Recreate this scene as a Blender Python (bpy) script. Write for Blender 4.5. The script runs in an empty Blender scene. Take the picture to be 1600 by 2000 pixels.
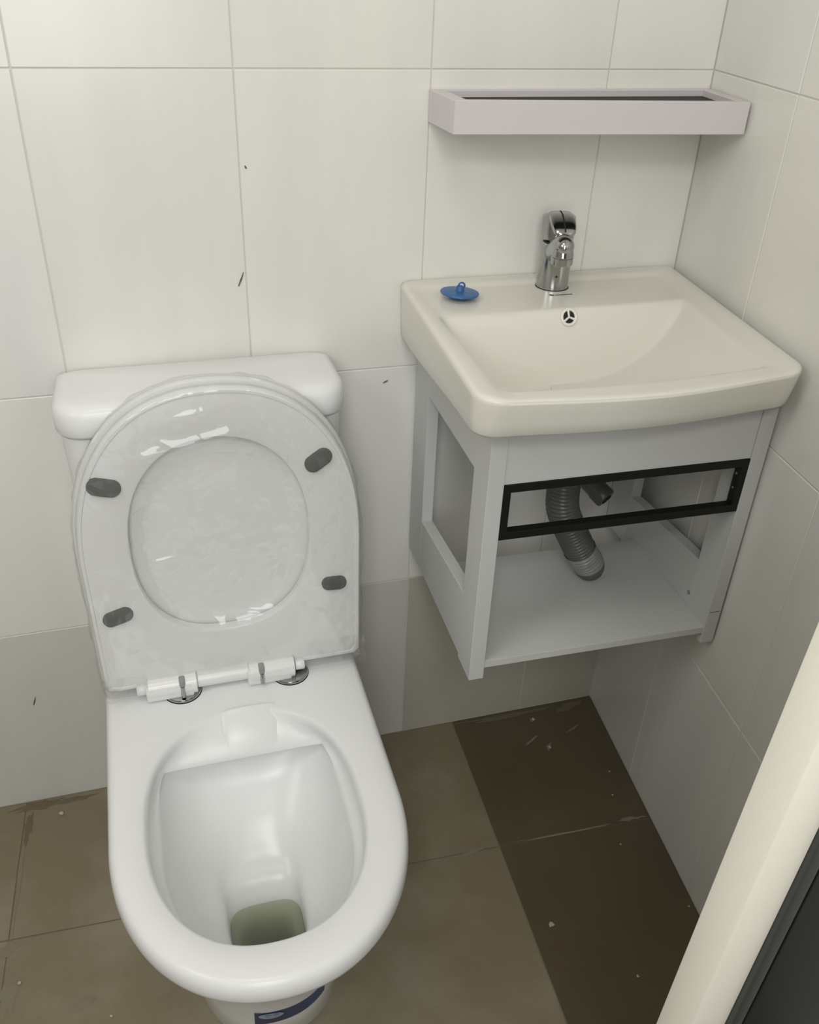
import bpy, bmesh, math, random
from mathutils import Vector, Matrix, noise

random.seed(7)
C = bpy.context.scene.collection
PI = math.pi

# ------------------------------------------------------------------ camera
def make_camera():
    yaw, pitch, roll = 0.304747895, -0.575276802, 0.0435466942
    cy, sy, cp, sp = math.cos(yaw), math.sin(yaw), math.cos(pitch), math.sin(pitch)
    right = Vector((cy, -sy, 0)); fwd = Vector((sy*cp, cy*cp, sp)); up = right.cross(fwd)
    r2 = right*math.cos(roll) + up*math.sin(roll)
    u2 = -right*math.sin(roll) + up*math.cos(roll)
    cam = bpy.data.cameras.new('camera')
    o = bpy.data.objects.new('camera', cam); C.objects.link(o)
    M = Matrix((r2, u2, -fwd)).transposed().to_4x4()
    M.translation = Vector((-0.794042176, -1.20652971, 1.34137685))
    o.matrix_world = M
    cam.sensor_fit = 'VERTICAL'; cam.sensor_height = 24.0
    cam.lens = 1757.35 / 2000.0 * 24.0
    cam.clip_start = 0.01
    bpy.context.scene.camera = o
make_camera()

# ------------------------------------------------------------------ world, lights, exposure
S = bpy.context.scene
w = bpy.data.worlds.new('world'); S.world = w; w.use_nodes = True
w.node_tree.nodes['Background'].inputs[0].default_value = (0.85, 0.92, 1.0, 1)
w.node_tree.nodes['Background'].inputs[1].default_value = 0.6
S.view_settings.view_transform = 'Standard'; S.view_settings.look = 'None'
S.view_settings.gamma = 1.0; S.view_settings.use_curve_mapping = False
S.view_settings.exposure = -0.04

def area(name, loc, target, sx, sy, power, col):
    L = bpy.data.lights.new(name, 'AREA'); L.shape = 'RECTANGLE'; L.size = sx; L.size_y = sy
    L.energy = power; L.color = col
    o = bpy.data.objects.new(name, L); C.objects.link(o); o.location = loc
    d = Vector(target) - Vector(loc)
    o.rotation_euler = d.to_track_quat('-Z', 'Y').to_euler()
    return o
# added front fill lights, one low and one high, unseen behind the viewer
area('front_fill', (-1.00, -1.975, 1.45), (-0.95, 0.0, 1.25), 0.62, 1.05, 8.6, (1.0, 0.985, 0.955))
area('high_front_fill', (-1.00, -1.975, 2.20), (-0.85, 0.0, 1.0), 0.62, 0.28, 8.5, (1.0, 0.985, 0.955))
# added side fill from the left, out of view
area('left_fill', (-1.785, -1.00, 1.90), (-0.5, -0.5, 0.9), 0.56, 0.56, 5.0, (1.0, 0.985, 0.955))
# added fill light from above, out of view
area('top_fill', (-0.95, -0.82, 2.385), (-0.95, -0.82, 0.0), 0.36, 0.36, 3.4, (1.0, 0.97, 0.92))

# ------------------------------------------------------------------ materials
MATS = {}
def mat(name, col, rough=0.5, metal=0.0, spec=0.5, coat=0.0, bump=None, var=None, alpha=None):
    m = bpy.data.materials.new(name); m.use_nodes = True
    nt = m.node_tree; b = nt.nodes['Principled BSDF']
    b.inputs['Base Color'].default_value = (*col, 1)
    b.inputs['Roughness'].default_value = rough
    b.inputs['Metallic'].default_value = metal
    b.inputs['Specular IOR Level'].default_value = spec
    b.inputs['Coat Weight'].default_value = coat
    b.inputs['Coat Roughness'].default_value = 0.06
    if bump or var:
        tc = nt.nodes.new('ShaderNodeNewGeometry')
    if var:      # (scale tuple, detail, second colour, low, high)
        sc, det, col2, lo, hi = var
        mp = nt.nodes.new('ShaderNodeMapping'); mp.inputs['Scale'].default_value = sc
        nz = nt.nodes.new('ShaderNodeTexNoise'); nz.inputs['Scale'].default_value = 1.0
        nz.inputs['Detail'].default_value = det; nz.inputs['Roughness'].default_value = 0.6
        mr = nt.nodes.new('ShaderNodeMapRange'); mr.inputs['From Min'].default_value = lo; mr.inputs['From Max'].default_value = hi
        mx = nt.nodes.new('ShaderNodeMix'); mx.data_type = 'RGBA'
        mx.inputs['A'].default_value = (*col, 1); mx.inputs['B'].default_value = (*col2, 1)
        nt.links.new(tc.outputs['Position'], mp.inputs['Vector']); nt.links.new(mp.outputs[0], nz.inputs['Vector'])
        nt.links.new(nz.outputs['Fac'], mr.inputs['Value']); nt.links.new(mr.outputs[0], mx.inputs['Factor'])
        nt.links.new(mx.outputs['Result'], b.inputs['Base Color'])
        b['mix'] = mx.name
    if bump:
        sc, st, dist = bump
        nz = nt.nodes.new('ShaderNodeTexNoise'); nz.inputs['Scale'].default_value = sc; nz.inputs['Detail'].default_value = 3
        bp = nt.nodes.new('ShaderNodeBump'); bp.inputs['Strength'].default_value = st; bp.inputs['Distance'].default_value = dist
        nt.links.new(tc.outputs['Position'], nz.inputs['Vector']); nt.links.new(nz.outputs['Fac'], bp.inputs['Height'])
        nt.links.new(bp.outputs[0], b.inputs['Normal'])
    MATS[name] = m
    return m

tile_mats = [mat('wall_tile_glaze_%s' % k, c, 0.22, bump=(9, 0.12, 0.004),
                 var=((9, 9, 2.2), 5, tuple(v*f for v, f in zip(c, (0.955, 0.96, 0.975))), 0.42, 0.66))
             for k, c in (('pale', (0.80, 0.795, 0.745)), ('cream', (0.78, 0.775, 0.725)), ('grey', (0.79, 0.79, 0.755)))]
tile_low = mat('wall_tile_glaze_darker', (0.50, 0.48, 0.41), 0.24, bump=(9, 0.12, 0.004))  # darker tone for the bottom row right of the toilet
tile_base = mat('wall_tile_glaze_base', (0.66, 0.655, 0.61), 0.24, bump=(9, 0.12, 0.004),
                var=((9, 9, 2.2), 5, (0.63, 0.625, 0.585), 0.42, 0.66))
m_grout = mat('wall_grout', (0.64, 0.625, 0.56), 0.85)
m_fgrout = mat('floor_grout', (0.20, 0.17, 0.12), 0.9)
m_floor = mat('floor_tile_taupe', (0.225, 0.19, 0.122), 0.48, bump=(30, 0.15, 0.003),
              var=((5, 5, 5), 8, (0.29, 0.255, 0.185), 0.46, 0.66))
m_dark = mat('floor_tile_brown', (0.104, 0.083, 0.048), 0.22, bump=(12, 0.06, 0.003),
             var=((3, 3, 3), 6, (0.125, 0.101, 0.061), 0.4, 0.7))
m_plaster = mat('ceiling_paint', (0.70, 0.68, 0.63), 0.8)
m_wallpaint = mat('dark_unseen_wall', (0.36, 0.34, 0.30), 0.8)  # unseen left and front walls, darkened to cut bounce light
m_cer = mat('ceramic_white', (0.80, 0.81, 0.815), 0.24, spec=0.32)
m_basin = mat('basin_ceramic', (0.75, 0.735, 0.67), 0.22, spec=0.4)
m_seat = mat('seat_plastic', (0.80, 0.81, 0.805), 0.25)
m_lidin = mat('lid_inner_plastic', (0.82, 0.83, 0.82), 0.35)
m_rubber = mat('grey_rubber', (0.085, 0.095, 0.085), 0.6)
m_cab = mat('cabinet_board', (0.60, 0.61, 0.60), 0.45)
m_cabedge = mat('cabinet_edge_band', (0.60, 0.61, 0.57), 0.5)
m_shelf = mat('shelf_board', (0.64, 0.60, 0.61), 0.40)
m_shelfdk = mat('slot_shade', (0.035, 0.035, 0.035), 0.6, spec=0.2)  # dark colour stands in for shade in the shelf slot
m_black = mat('black_powder_coat', (0.007, 0.007, 0.006), 0.55, spec=0.3)
m_chrome = mat('chrome', (0.43, 0.44, 0.44), 0.15, metal=1.0)
m_slot = mat('grey_slot_plastic', (0.30, 0.305, 0.30), 0.5)
m_steel = mat('brushed_steel', (0.50, 0.50, 0.48), 0.28, metal=1.0)
m_hole = mat('dark_hole', (0.012, 0.012, 0.010), 0.8)
m_hose = mat('grey_corrugated_plastic', (0.10, 0.105, 0.10), 0.33)
m_tape = mat('silver_tape', (0.34, 0.34, 0.33), 0.3, metal=0.4)
m_blue = mat('blue_rubber', (0.030, 0.125, 0.33), 0.38)
m_white = mat('white_plastic', (0.80, 0.79, 0.74), 0.35)
m_print = mat('black_print', (0.03, 0.03, 0.03), 0.6)
m_jamb = mat('door_jamb_paint', (0.88, 0.85, 0.75), 0.35)
m_alu = mat('black_aluminium', (0.012, 0.014, 0.014), 0.35, bump=(60, 0.05, 0.001))
m_alu2 = mat('dark_grey_aluminium', (0.042, 0.047, 0.044), 0.4)
m_crumb = mat('plaster_crumb', (0.50, 0.45, 0.34), 0.9)
m_smear = mat('grout_smear', (0.235, 0.205, 0.145), 0.8)
m_dirt = mat('floor_dirt', (0.155, 0.13, 0.085), 0.9)
m_scuff = mat('scuff', (0.10, 0.09, 0.08), 0.8)
m_navy = mat('sticker_navy', (0.022, 0.022, 0.085), 0.35, var=((14, 0, 0), 1, (0.025, 0.065, 0.18), 0.40, 0.60))
m_silver = mat('sticker_silver', (0.32, 0.40, 0.52), 0.3)
m_paleblue = mat('sticker_pale', (0.20, 0.28, 0.42), 0.3)

def water_mat():
    m = bpy.data.materials.new('bowl_water'); m.use_nodes = True
    nt = m.node_tree; nt.nodes.clear()
    out = nt.nodes.new('ShaderNodeOutputMaterial')
    tr = nt.nodes.new('ShaderNodeBsdfTransparent'); tr.inputs[0].default_value = (0.68, 0.715, 0.585, 1)
    gl = nt.nodes.new('ShaderNodeBsdfGlossy'); gl.inputs['Roughness'].default_value = 0.02
    fr = nt.nodes.new('ShaderNodeFresnel'); fr.inputs['IOR'].default_value = 1.33
    mx = nt.nodes.new('ShaderNodeMixShader')
    nt.links.new(fr.outputs[0], mx.inputs[0]); nt.links.new(tr.outputs[0], mx.inputs[1]); nt.links.new(gl.outputs[0], mx.inputs[2])
    nt.links.new(mx.outputs[0], out.inputs[0])
    return m
m_water = water_mat()

def film_mat():
    m = bpy.data.materials.new('clear_film'); m.use_nodes = True
    nt = m.node_tree; nt.nodes.clear()
    out = nt.nodes.new('ShaderNodeOutputMaterial')
    tr = nt.nodes.new('ShaderNodeBsdfTransparent'); tr.inputs[0].default_value = (0.985, 0.99, 0.985, 1)
    gl = nt.nodes.new('ShaderNodeBsdfGlossy'); gl.inputs['Roughness'].default_value = 0.06
    df = nt.nodes.new('ShaderNodeBsdfDiffuse'); df.inputs[0].default_value = (0.85, 0.86, 0.84, 1)
    lw = nt.nodes.new('ShaderNodeLayerWeight'); lw.inputs['Blend'].default_value = 0.25
    mr = nt.nodes.new('ShaderNodeMapRange'); mr.inputs['To Min'].default_value = 0.065; mr.inputs['To Max'].default_value = 0.30
    nt.links.new(lw.outputs['Facing'], mr.inputs['Value'])
    g = nt.nodes.new('ShaderNodeNewGeometry')
    nz = nt.nodes.new('ShaderNodeTexNoise'); nz.inputs['Scale'].default_value = 12; nz.inputs['Detail'].default_value = 2.5
    nz.inputs['Distortion'].default_value = 1.2
    bp = nt.nodes.new('ShaderNodeBump'); bp.inputs['Strength'].default_value = 0.4; bp.inputs['Distance'].default_value = 0.010
    nt.links.new(g.outputs['Position'], nz.inputs['Vector']); nt.links.new(nz.outputs['Fac'], bp.inputs['Height'])
    nt.links.new(bp.outputs[0], gl.inputs['Normal'])
    m1 = nt.nodes.new('ShaderNodeMixShader'); m2 = nt.nodes.new('ShaderNodeMixShader')
    m1.inputs[0].default_value = 0.045
    nt.links.new(tr.outputs[0], m1.inputs[1]); nt.links.new(df.outputs[0], m1.inputs[2])
    nt.links.new(mr.outputs[0], m2.inputs[0]); nt.links.new(m1.outputs[0], m2.inputs[1]); nt.links.new(gl.outputs[0], m2.inputs[2])
    nt.links.new(m2.outputs[0], out.inputs[0])
    return m
m_film = film_mat()

# ------------------------------------------------------------------ helpers
def new_obj(name, me, m, parent=None):
    if m and not me.materials: me.materials.append(m)
    o = bpy.data.objects.new(name, me); C.objects.link(o)
    if parent: o.parent = parent
    return o
def empty(name, loc, rz=0.0):
    o = bpy.data.objects.new(name, None); C.objects.link(o)
    o.location = loc; o.rotation_euler = (0, 0, rz); o.empty_display_size = 0.05
    return o
def tag(o, label=None, cat=None, group=None, kind=None):
    if label: o['label'] = label
    if cat: o['category'] = cat
    if group: o['group'] = group
    if kind: o['kind'] = kind
    return o
def smooth(me, ang=40):
    for p in me.polygons: p.use_smooth = True
    try: me.set_sharp_from_angle(angle=math.radians(ang))
    except Exception: pass
def mesh(name, V, F, sm=None):
    me = bpy.data.meshes.new(name); me.from_pydata([tuple(v) for v in V], [], F); me.update()
    bm = bmesh.new(); bm.from_mesh(me); bmesh.ops.recalc_face_normals(bm, faces=bm.faces); bm.to_mesh(me); bm.free()
    if sm: smooth(me, sm)
    return me
def hexa(V8, bev=0.0, seg=2, name='piece'):
    """8 corners: 4 bottom (ccw) then 4 top (ccw)"""
    me = bpy.data.meshes.new(name)
    bm = bmesh.new(); vs = [bm.verts.new(v) for v in V8]
    for f in ((3, 2, 1, 0), (4, 5, 6, 7), (0, 1, 5, 4), (1, 2, 6, 5), (2, 3, 7, 6), (3, 0, 4, 7)):
        bm.faces.new([vs[i] for i in f])
    bmesh.ops.recalc_face_normals(bm, faces=bm.faces)
    if bev > 0:
        bmesh.ops.bevel(bm, geom=list(bm.edges), offset=bev, segments=seg, affect='EDGES', profile=0.5)
    bm.to_mesh(me); bm.free()
    if bev > 0 and seg > 1: smooth(me, 35)
    return me
def box(x0, x1, y0, y1, z0, z1, bev=0.0, seg=2):
    return hexa([(x0, y0, z0), (x1, y0, z0), (x1, y1, z0), (x0, y1, z0),
                 (x0, y0, z1), (x1, y0, z1), (x1, y1, z1), (x0, y1, z1)], bev, seg)
def join(meshes, name='piece', sm=None):
    V, F = [], []
    for me in meshes:
        o = len(V); V += [v.co.copy() for v in me.vertices]; F += [[i+o for i in p.vertices] for p in me.polygons]
    return mesh(name, V, F, sm)
def loft(rings, cap0=True, cap1=True, sm=40, name='piece'):
    n = len(rings[0]); V = [v for r in rings for v in r]; F = []
    for k in range(len(rings)-1):
        for i in range(n):
            j = (i+1) % n
            F.append([k*n+i, k*n+j, (k+1)*n+j, (k+1)*n+i])
    def cap(k):
        c = Vector((0, 0, 0))
        for v in rings[k]: c += Vector(v)
        c /= n; V.append(tuple(c)); ci = len(V)-1
        for i in range(n): F.append([k*n+i, k*n+(i+1) % n, ci])
    if cap0: cap(0)
    if cap1: cap(len(rings)-1)
    return mesh(name, V, F, sm)
def frame_of(d):
    d = Vector(d).normalized(); a = Vector((0, 0, 1)) if abs(d.z) < 0.9 else Vector((0, 1, 0))
    u = d.cross(a).normalized(); return u, d.cross(u).normalized()
def tube(pts, rad, n=20, sm=40, caps=True):
    pts = [Vector(p) for p in pts]
    if not isinstance(rad, (list, tuple)): rad = [rad]*len(pts)
    rings = []; u = None
    for i, p in enumerate(pts):
        t = (pts[min(i+1, len(pts)-1)] - pts[max(i-1, 0)]).normalized()
        if u is None: u, _ = frame_of(t)
        u = (u - t*u.dot(t)).normalized(); v = t.cross(u)
        rings.append([tuple(p + (u*math.cos(2*PI*k/n) + v*math.sin(2*PI*k/n))*rad[i]) for k in range(n)])
    return loft(rings, caps, caps, sm)
def lathe(c, axis, prof, n=32, sm=40, sx=1.0):
    """prof: list of (distance along axis, radius)"""
    c = Vector(c); ax = Vector(axis).normalized(); u, v = frame_of(ax)
    rings = [[tuple(c + ax*h + (u*math.cos(2*PI*k/n)*sx + v*math.sin(2*PI*k/n))*max(r, 1e-5)) for k in range(n)] for h, r in prof]
    return loft(rings, True, True, sm)
def smooth01(t):
    t = max(0.0, min(1.0, t)); return t*t*(3-2*t)
def lerp(a, b, t): return a + (b-a)*t

# ------------------------------------------------------------------ the setting
WA = 0.090                                    # the right wall is not quite square to the back wall
def rw(s, z=0.0, off=0.0):                    # point on the right wall, s metres from the corner
    return Vector((-s*math.sin(WA) - off*math.cos(WA), -s*math.cos(WA) + off*math.sin(WA), z))
ZJ = [0.0, 0.3816, 0.7867, 1.1918, 1.5969, 2.0020, 2.4100]       # wall joints
XJ = [-1.80, -1.66, -1.4105, -1.1605, -0.9105, -0.6605, -0.4105, -0.1605, 0.0]
G = 0.0008
def wall_tiles(parent, hs, P, low=lambda a: False, base=False):
    cache = {}
    for i in range(len(hs)-1):
        for k in range(len(ZJ)-1):
            a, b, z0, z1 = hs[i], hs[i+1], ZJ[k], ZJ[k+1]
            t = random.choice((0, 0, 1, 2))
            isl = (k == 0 and low(0.5*(a+b)))
            key = (round(abs(b-a), 4), round(z1-z0, 4), t, isl, k == 0)
            A = Vector(P(a, z0, 0)); B = Vector(P(b, z0, 0))
            ex = (B-A).normalized(); nrm = (Vector(P(a, z0, 1)) - A).normalized()
            if key not in cache:
                L = (B-A).length; H = z1-z0
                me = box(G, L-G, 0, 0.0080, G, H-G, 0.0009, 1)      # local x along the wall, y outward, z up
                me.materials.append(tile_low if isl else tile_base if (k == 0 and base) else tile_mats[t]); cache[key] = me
            o = bpy.data.objects.new('tile', cache[key]); C.objects.link(o); o.parent = parent
            M = Matrix((ex, nrm, Vector((0, 0, 1)))).transposed().to_4x4()
            M.translation = A + nrm*(-0.0080 + random.uniform(-0.0002, 0.0002)) if True else A
            o.matrix_world = M
# bed of each wall lies 1 mm behind the tile faces
XL, YF, ZC = -1.80, -2.0, 2.41
wb = new_obj('wall_back', box(XL-0.1, 0.1, -0.0-0.0+0.0012, 0.10, -0.02, ZC+0.02), m_grout); tag(wb, kind='structure')
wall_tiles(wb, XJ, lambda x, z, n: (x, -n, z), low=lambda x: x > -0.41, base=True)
V = [rw(-0.05, 0, -0.0012), rw(2.05, 0, -0.0012), rw(2.05, 0, -0.10), rw(-0.05, 0, -0.10)]
wr = new_obj('wall_right', hexa([(v.x, v.y, -0.02) for v in V] + [(v.x, v.y, ZC+0.02) for v in V]), m_grout); tag(wr, kind='structure')
RJ = [0.0, 0.215, 0.4651, 0.7151, 0.9651, 1.2151, 1.4651, 1.7151, 2.0]
wall_tiles(wr, RJ, lambda s, z, n: rw(s, z, n), low=lambda s: False)
ly0, ly1, lz0, lz1 = -1.30, -0.70, 1.60, 2.20       # added window opening, unseen, around the left fill light
wl = new_obj('wall_left', join([box(XL-0.1, XL, -2.1, ly0, -0.02, ZC+0.02), box(XL-0.1, XL, ly1, 0.1, -0.02, ZC+0.02),
                                box(XL-0.1, XL, ly0, ly1, -0.02, lz0), box(XL-0.1, XL, ly0, ly1, lz1, ZC+0.02)]), m_wallpaint); tag(wl, kind='structure')
wn = empty('added_window_1', (XL-0.05, -1.0, lz0)); tag(wn, kind='structure')
for q in ((ly0, ly0+.03, lz0, lz1), (ly1-.03, ly1, lz0, lz1), (ly0, ly1, lz0, lz0+.03), (ly0, ly1, lz1-.03, lz1)):
    new_obj('added_window_frame', box(0.0, 0.04, q[0]+1.0, q[1]+1.0, q[2]-lz0, q[3]-lz0), m_white, wn)
ce = new_obj('ceiling', box(XL-0.1, 0.2, -2.1, 0.1, ZC, ZC+0.1), m_plaster); tag(ce, kind='structure')
# front wall behind the camera, with an added opening around the front fills
wx0, wx1, wz1 = -1.32, -0.68, 2.36
wf = new_obj('wall_front', join([box(XL-0.1, wx0, YF-0.1, YF, -0.02, ZC+0.02), box(wx1, 0.1, YF-0.1, YF, -0.02, ZC+0.02),
                                 box(wx0, wx1, YF-0.1, YF, wz1, ZC+0.02)]), m_wallpaint)
tag(wf, kind='structure')

# floor: 40 cm tiles laid slightly askew
fl = new_obj('floor', box(XL-0.1, 0.2, -2.1, 0.1, -0.05, -0.0014), m_fgrout); tag(fl, kind='structure')
FT = -0.040
FO = Vector((-0.302, 0.0))
FROW = -0.301
fx = Vector((math.cos(FT), math.sin(FT))); fy = Vector((math.sin(FT), -math.cos(FT)))
def fpt(a, b):   # a along x from the brown/taupe joint, b from the first row joint towards the viewer
    return FO + fx*a + Vector((0.0, FROW)) + Vector((-0.0155, 0)) + fy*b
def clip_poly(poly, n, c):   # keep points with n.p <= c
    out = []
    for i in range(len(poly)):
        p, q = poly[i], poly[(i+1) % len(poly)]
        dp, dq = n.dot(p)-c, n.dot(q)-c
        if dp <= 0: out.append(p)
        if dp*dq < 0: out.append(p + (q-p)*(dp/(dp-dq)))
    return out
rn = Vector((math.cos(WA), -math.sin(WA)))
for i in range(-4, 1):
    for k in range(-1, 5):
        g = 0.0012
        a0, a1, b0, b1 = i*0.402+g, (i+1)*0.402-g, k*0.402+g, (k+1)*0.402-g
        poly = [fpt(a0, b0), fpt(a1, b0), fpt(a1, b1), fpt(a0, b1)]
        poly = clip_poly(poly, Vector((0, 1)), -0.001)
        if len(poly) > 2: poly = clip_poly(poly, rn, -0.001)
        if len(poly) > 2: poly = clip_poly(poly, Vector((-1, 0)), -XL)
        if len(poly) > 2: poly = clip_poly(poly, Vector((0, -1)), -YF)
        if len(poly) < 3: continue
        ar = sum(poly[j].x*poly[(j+1) % len(poly)].y - poly[(j+1) % len(poly)].x*poly[j].y for j in range(len(poly)))*0.5
        if abs(ar) < 1e-4: continue
        n = len(poly); dz = random.uniform(-0.0003, 0.0003)
        V = [(p.x, p.y, -0.008) for p in poly] + [(p.x, p.y, dz) for p in poly]
        F = [list(range(n))[::-1], list(range(n, 2*n))] + [[j, (j+1) % n, n+(j+1) % n, n+j] for j in range(n)]
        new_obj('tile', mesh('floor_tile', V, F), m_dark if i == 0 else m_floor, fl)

def blob(cx, cy, rx, ry, h, seed, n=30, rot=0.0, z=0.0004):
    rr = random.Random(seed); R = [1 + rr.uniform(-0.6, 0.5) for _ in range(n)]
    R = [(R[i-1]+4*R[i]+R[(i+1) % n])/6 for i in range(n)]
    out, top = [], []
    for i in range(n):
        a = 2*PI*i/n; x, y = rx*R[i]*math.cos(a), ry*R[i]*math.sin(a)
        x, y = x*math.cos(rot)-y*math.sin(rot), x*math.sin(rot)+y*math.cos(rot)
        out.append((cx+x, cy+y, z)); top.append((cx+x*0.7, cy+y*0.7, z+h))
    return loft([out, top], True, True, 60)
# dried cement smears left on the floor
for a in ((-0.365, -0.298, 0.022, 0.006, 11, 0.1), (-0.065, -0.306, 0.026, 0.004, 12, -0.05), (-0.20, -0.304, 0.09, 0.0018, 13, -0.04),
          (-0.145, -0.036, 0.006, 0.005, 14, 0.6), (-0.14, -0.110, 0.010, 0.004, 15, 0.9), (-0.165, -0.085, 0.018, 0.003, 16, 0.5),
          (-0.075, -0.078, 0.016, 0.002, 17, 0.4), (-1.112, -0.16, 0.0035, 0.085, 18, -0.04), (-1.118, -0.36, 0.014, 0.030, 19, 0.0),
          (-1.12, -0.285, 0.020, 0.010, 20, 0.3), (-1.01, -0.40, 0.018, 0.008, 21, 0.2), (-0.62, -0.56, 0.012, 0.004, 22, 1.2)):
    new_obj('cement_smear', blob(a[0], a[1], a[2], a[3], 0.0004, a[4], rot=a[5]), m_smear, fl)

for a in ((-1.085, -0.012, 0.050, 0.010, 31, 0.05), (-1.02, -0.014, 0.035, 0.005, 32, 0.0), (-1.105, -0.060, 0.006, 0.030, 33, -0.1),
          (-0.20, -0.012, 0.090, 0.006, 34, -0.03), (-0.055, -0.020, 0.030, 0.010, 35, 0.2)):
    new_obj('dirt_patch', blob(a[0], a[1], a[2], a[3], 0.0003, a[4], rot=a[5]), m_dirt, fl)
# scuff marks on the tiled wall
for x, z, lx, lz in ((-0.668, 0.934, -0.004, 0.010), (-0.653, 1.079, 0.001, 0.002), (-1.055, 0.238, -0.003, 0.009), (-0.462, 0.764, 0.004, -0.002)):
    new_obj('scuff_mark', tube([(x-lx, -0.0006, z+lz), (x, -0.0010, z), (x+lx, -0.0006, z-lz*0.9)], [0.0004, 0.0011, 0.0007], 6), m_scuff, wb)

# low door beside the viewer, on the right: white jamb edge and black aluminium leaf
d = empty('door_1', (0, 0, 0)); tag(d, kind='structure')
JL = 0.0355     # a little out of plumb
def jx(x, z): return x + JL*(z-0.70)
def jpost(x0, x1, y0, y1, z0=0.0, z1=1.12, bev=0.002):
    return hexa([(jx(x0, z0), y0, z0), (jx(x1, z0), y0, z0), (jx(x1, z0), y1, z0), (jx(x0, z0), y1, z0),
                 (jx(x0, z1), y0, z1), (jx(x1, z1), y0, z1), (jx(x1, z1), y1, z1), (jx(x0, z1), y1, z1)], bev, 2)
new_obj('jamb', jpost(-0.4280, -0.3912, -0.90, -0.865), m_jamb, d)
new_obj('frame_profile', jpost(-0.3912, -0.3790, -0.905, -0.870), m_alu2, d)
new_obj('rubber_seal', jpost(-0.3790, -0.3765, -0.901, -0.870, bev=0.0004), m_hole, d)
new_obj('door_leaf', jpost(-0.3765, -0.112, -0.904, -0.878), m_alu, d)
# ------------------------------------------------------------------ toilet
TX = -0.737
toilet = empty('toilet', (TX, 0, 0))
tag(toilet, 'white close-coupled toilet with raised seat still wrapped in clear plastic film', 'toilet')
NR = 200
def polar(poly, cx, cy, n=NR):
    """resample a closed polyline (list of xy) by polar angle round (cx, cy)"""
    out = []
    segs = [(poly[i], poly[(i+1) % len(poly)]) for i in range(len(poly))]
    for k in range(n):
        a = 2*PI*k/n; dx, dy = math.cos(a), math.sin(a); best = None
        for p, q in segs:
            ex, ey = q[0]-p[0], q[1]-p[1]; det = dx*(-ey) + dy*ex
            if abs(det) < 1e-12: continue
            px, py = p[0]-cx, p[1]-cy
            t = (px*(-ey) + py*ex)/det; s = (dx*py - dy*px)/det
            if t > 0 and -1e-6 <= s <= 1+1e-6 and (best is None or t > best): best = t
        out.append((cx+dx*best, cy+dy*best))
    return out
def sup(cx, cy, a, b, p, n=120, b2=None, p2=None):
    out = []
    for k in range(n):
        t = 2*PI*k/n; c, s = math.cos(t), math.sin(t)
        bb, pp = (b, p) if s < 0 else (b2 or b, p2 or p)
        out.append((cx + a*math.copysign(abs(c)**(2/pp), c), cy + bb*math.copysign(abs(s)**(2/pp), s)))
    return out
def dshape(hw, yb, ys, yf, p=2.1, rc=0.02, hwb=None, n=60):
    """D outline: back edge yb, straight to ys, rounded to the front yf (x centred on 0)"""
    hwb = hwb or hw; out = []
    for k in range(n+1):
        t = PI*k/n; c, s = math.cos(t), math.sin(t)
        out.append((-hw*math.copysign(abs(c)**(2/p), c), ys - (ys-yf)*abs(s)**(2/p)))
    for k in range(7):
        t = k/6*PI/2; out.append((hwb-rc+rc*math.cos(t), yb-rc+rc*math.sin(t)))
    for k in range(7):
        t = k/6*PI/2; out.append((-hwb+rc-rc*math.sin(t), yb-rc+rc*math.cos(t)))
    return out
BC = (0.0, -0.478)
def ring(poly, z, c=BC): return [(x, y, z) for x, y in polar(poly, *c)]
def offz(poly, z, k=1.0): return ring(poly, z)
outer_spec = [  # z, half width, back, straight-to, front, exponent, half width at back
    (0.000, 0.108, -0.03, -0.36, -0.520, 2.3, 0.105), (0.004, 0.110, -0.03, -0.36, -0.523, 2.3, 0.107), (0.060, 0.109, -0.03, -0.37, -0.532, 2.3, 0.107),
    (0.120, 0.112, -0.03, -0.38, -0.545, 2.25, 0.110), (0.180, 0.124, -0.03, -0.40, -0.566, 2.2, 0.118), (0.235, 0.144, -0.028, -0.42, -0.596, 2.15, 0.132),
    (0.285, 0.163, -0.024, -0.435, -0.624, 2.1, 0.150), (0.325, 0.174, -0.020, -0.445, -0.645, 2.1, 0.166), (0.352, 0.1785, -0.016, -0.45, -0.659, 2.1, 0.176),
    (0.358, 0.1795, -0.015, -0.45, -0.664, 2.1, 0.180), (0.366, 0.1825, -0.014, -0.45, -0.671, 2.1, 0.183), (0.376, 0.1840, -0.014, -0.45, -0.6745, 2.1, 0.1850), (0.388, 0.1835, -0.014, -0.45, -0.6740, 2.1, 0.1850),
    (0.395, 0.1810, -0.016, -0.45, -0.6715, 2.1, 0.1830), (0.399, 0.1770, -0.020, -0.45, -0.6675, 2.1, 0.1800), (0.4005, 0.1710, -0.026, -0.45, -0.6620, 2.1, 0.1750)]
outer = [ring(dshape(hw, yb, ys, yf, p, 0.02, hwb), z) for z, hw, yb, ys, yf, p, hwb in outer_spec]
inner = []
def hole(a, f, b, p=2.25, pb=2.45, cy=-0.445): return sup(-0.0035, cy, a, f, p, 160, b, pb)
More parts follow.
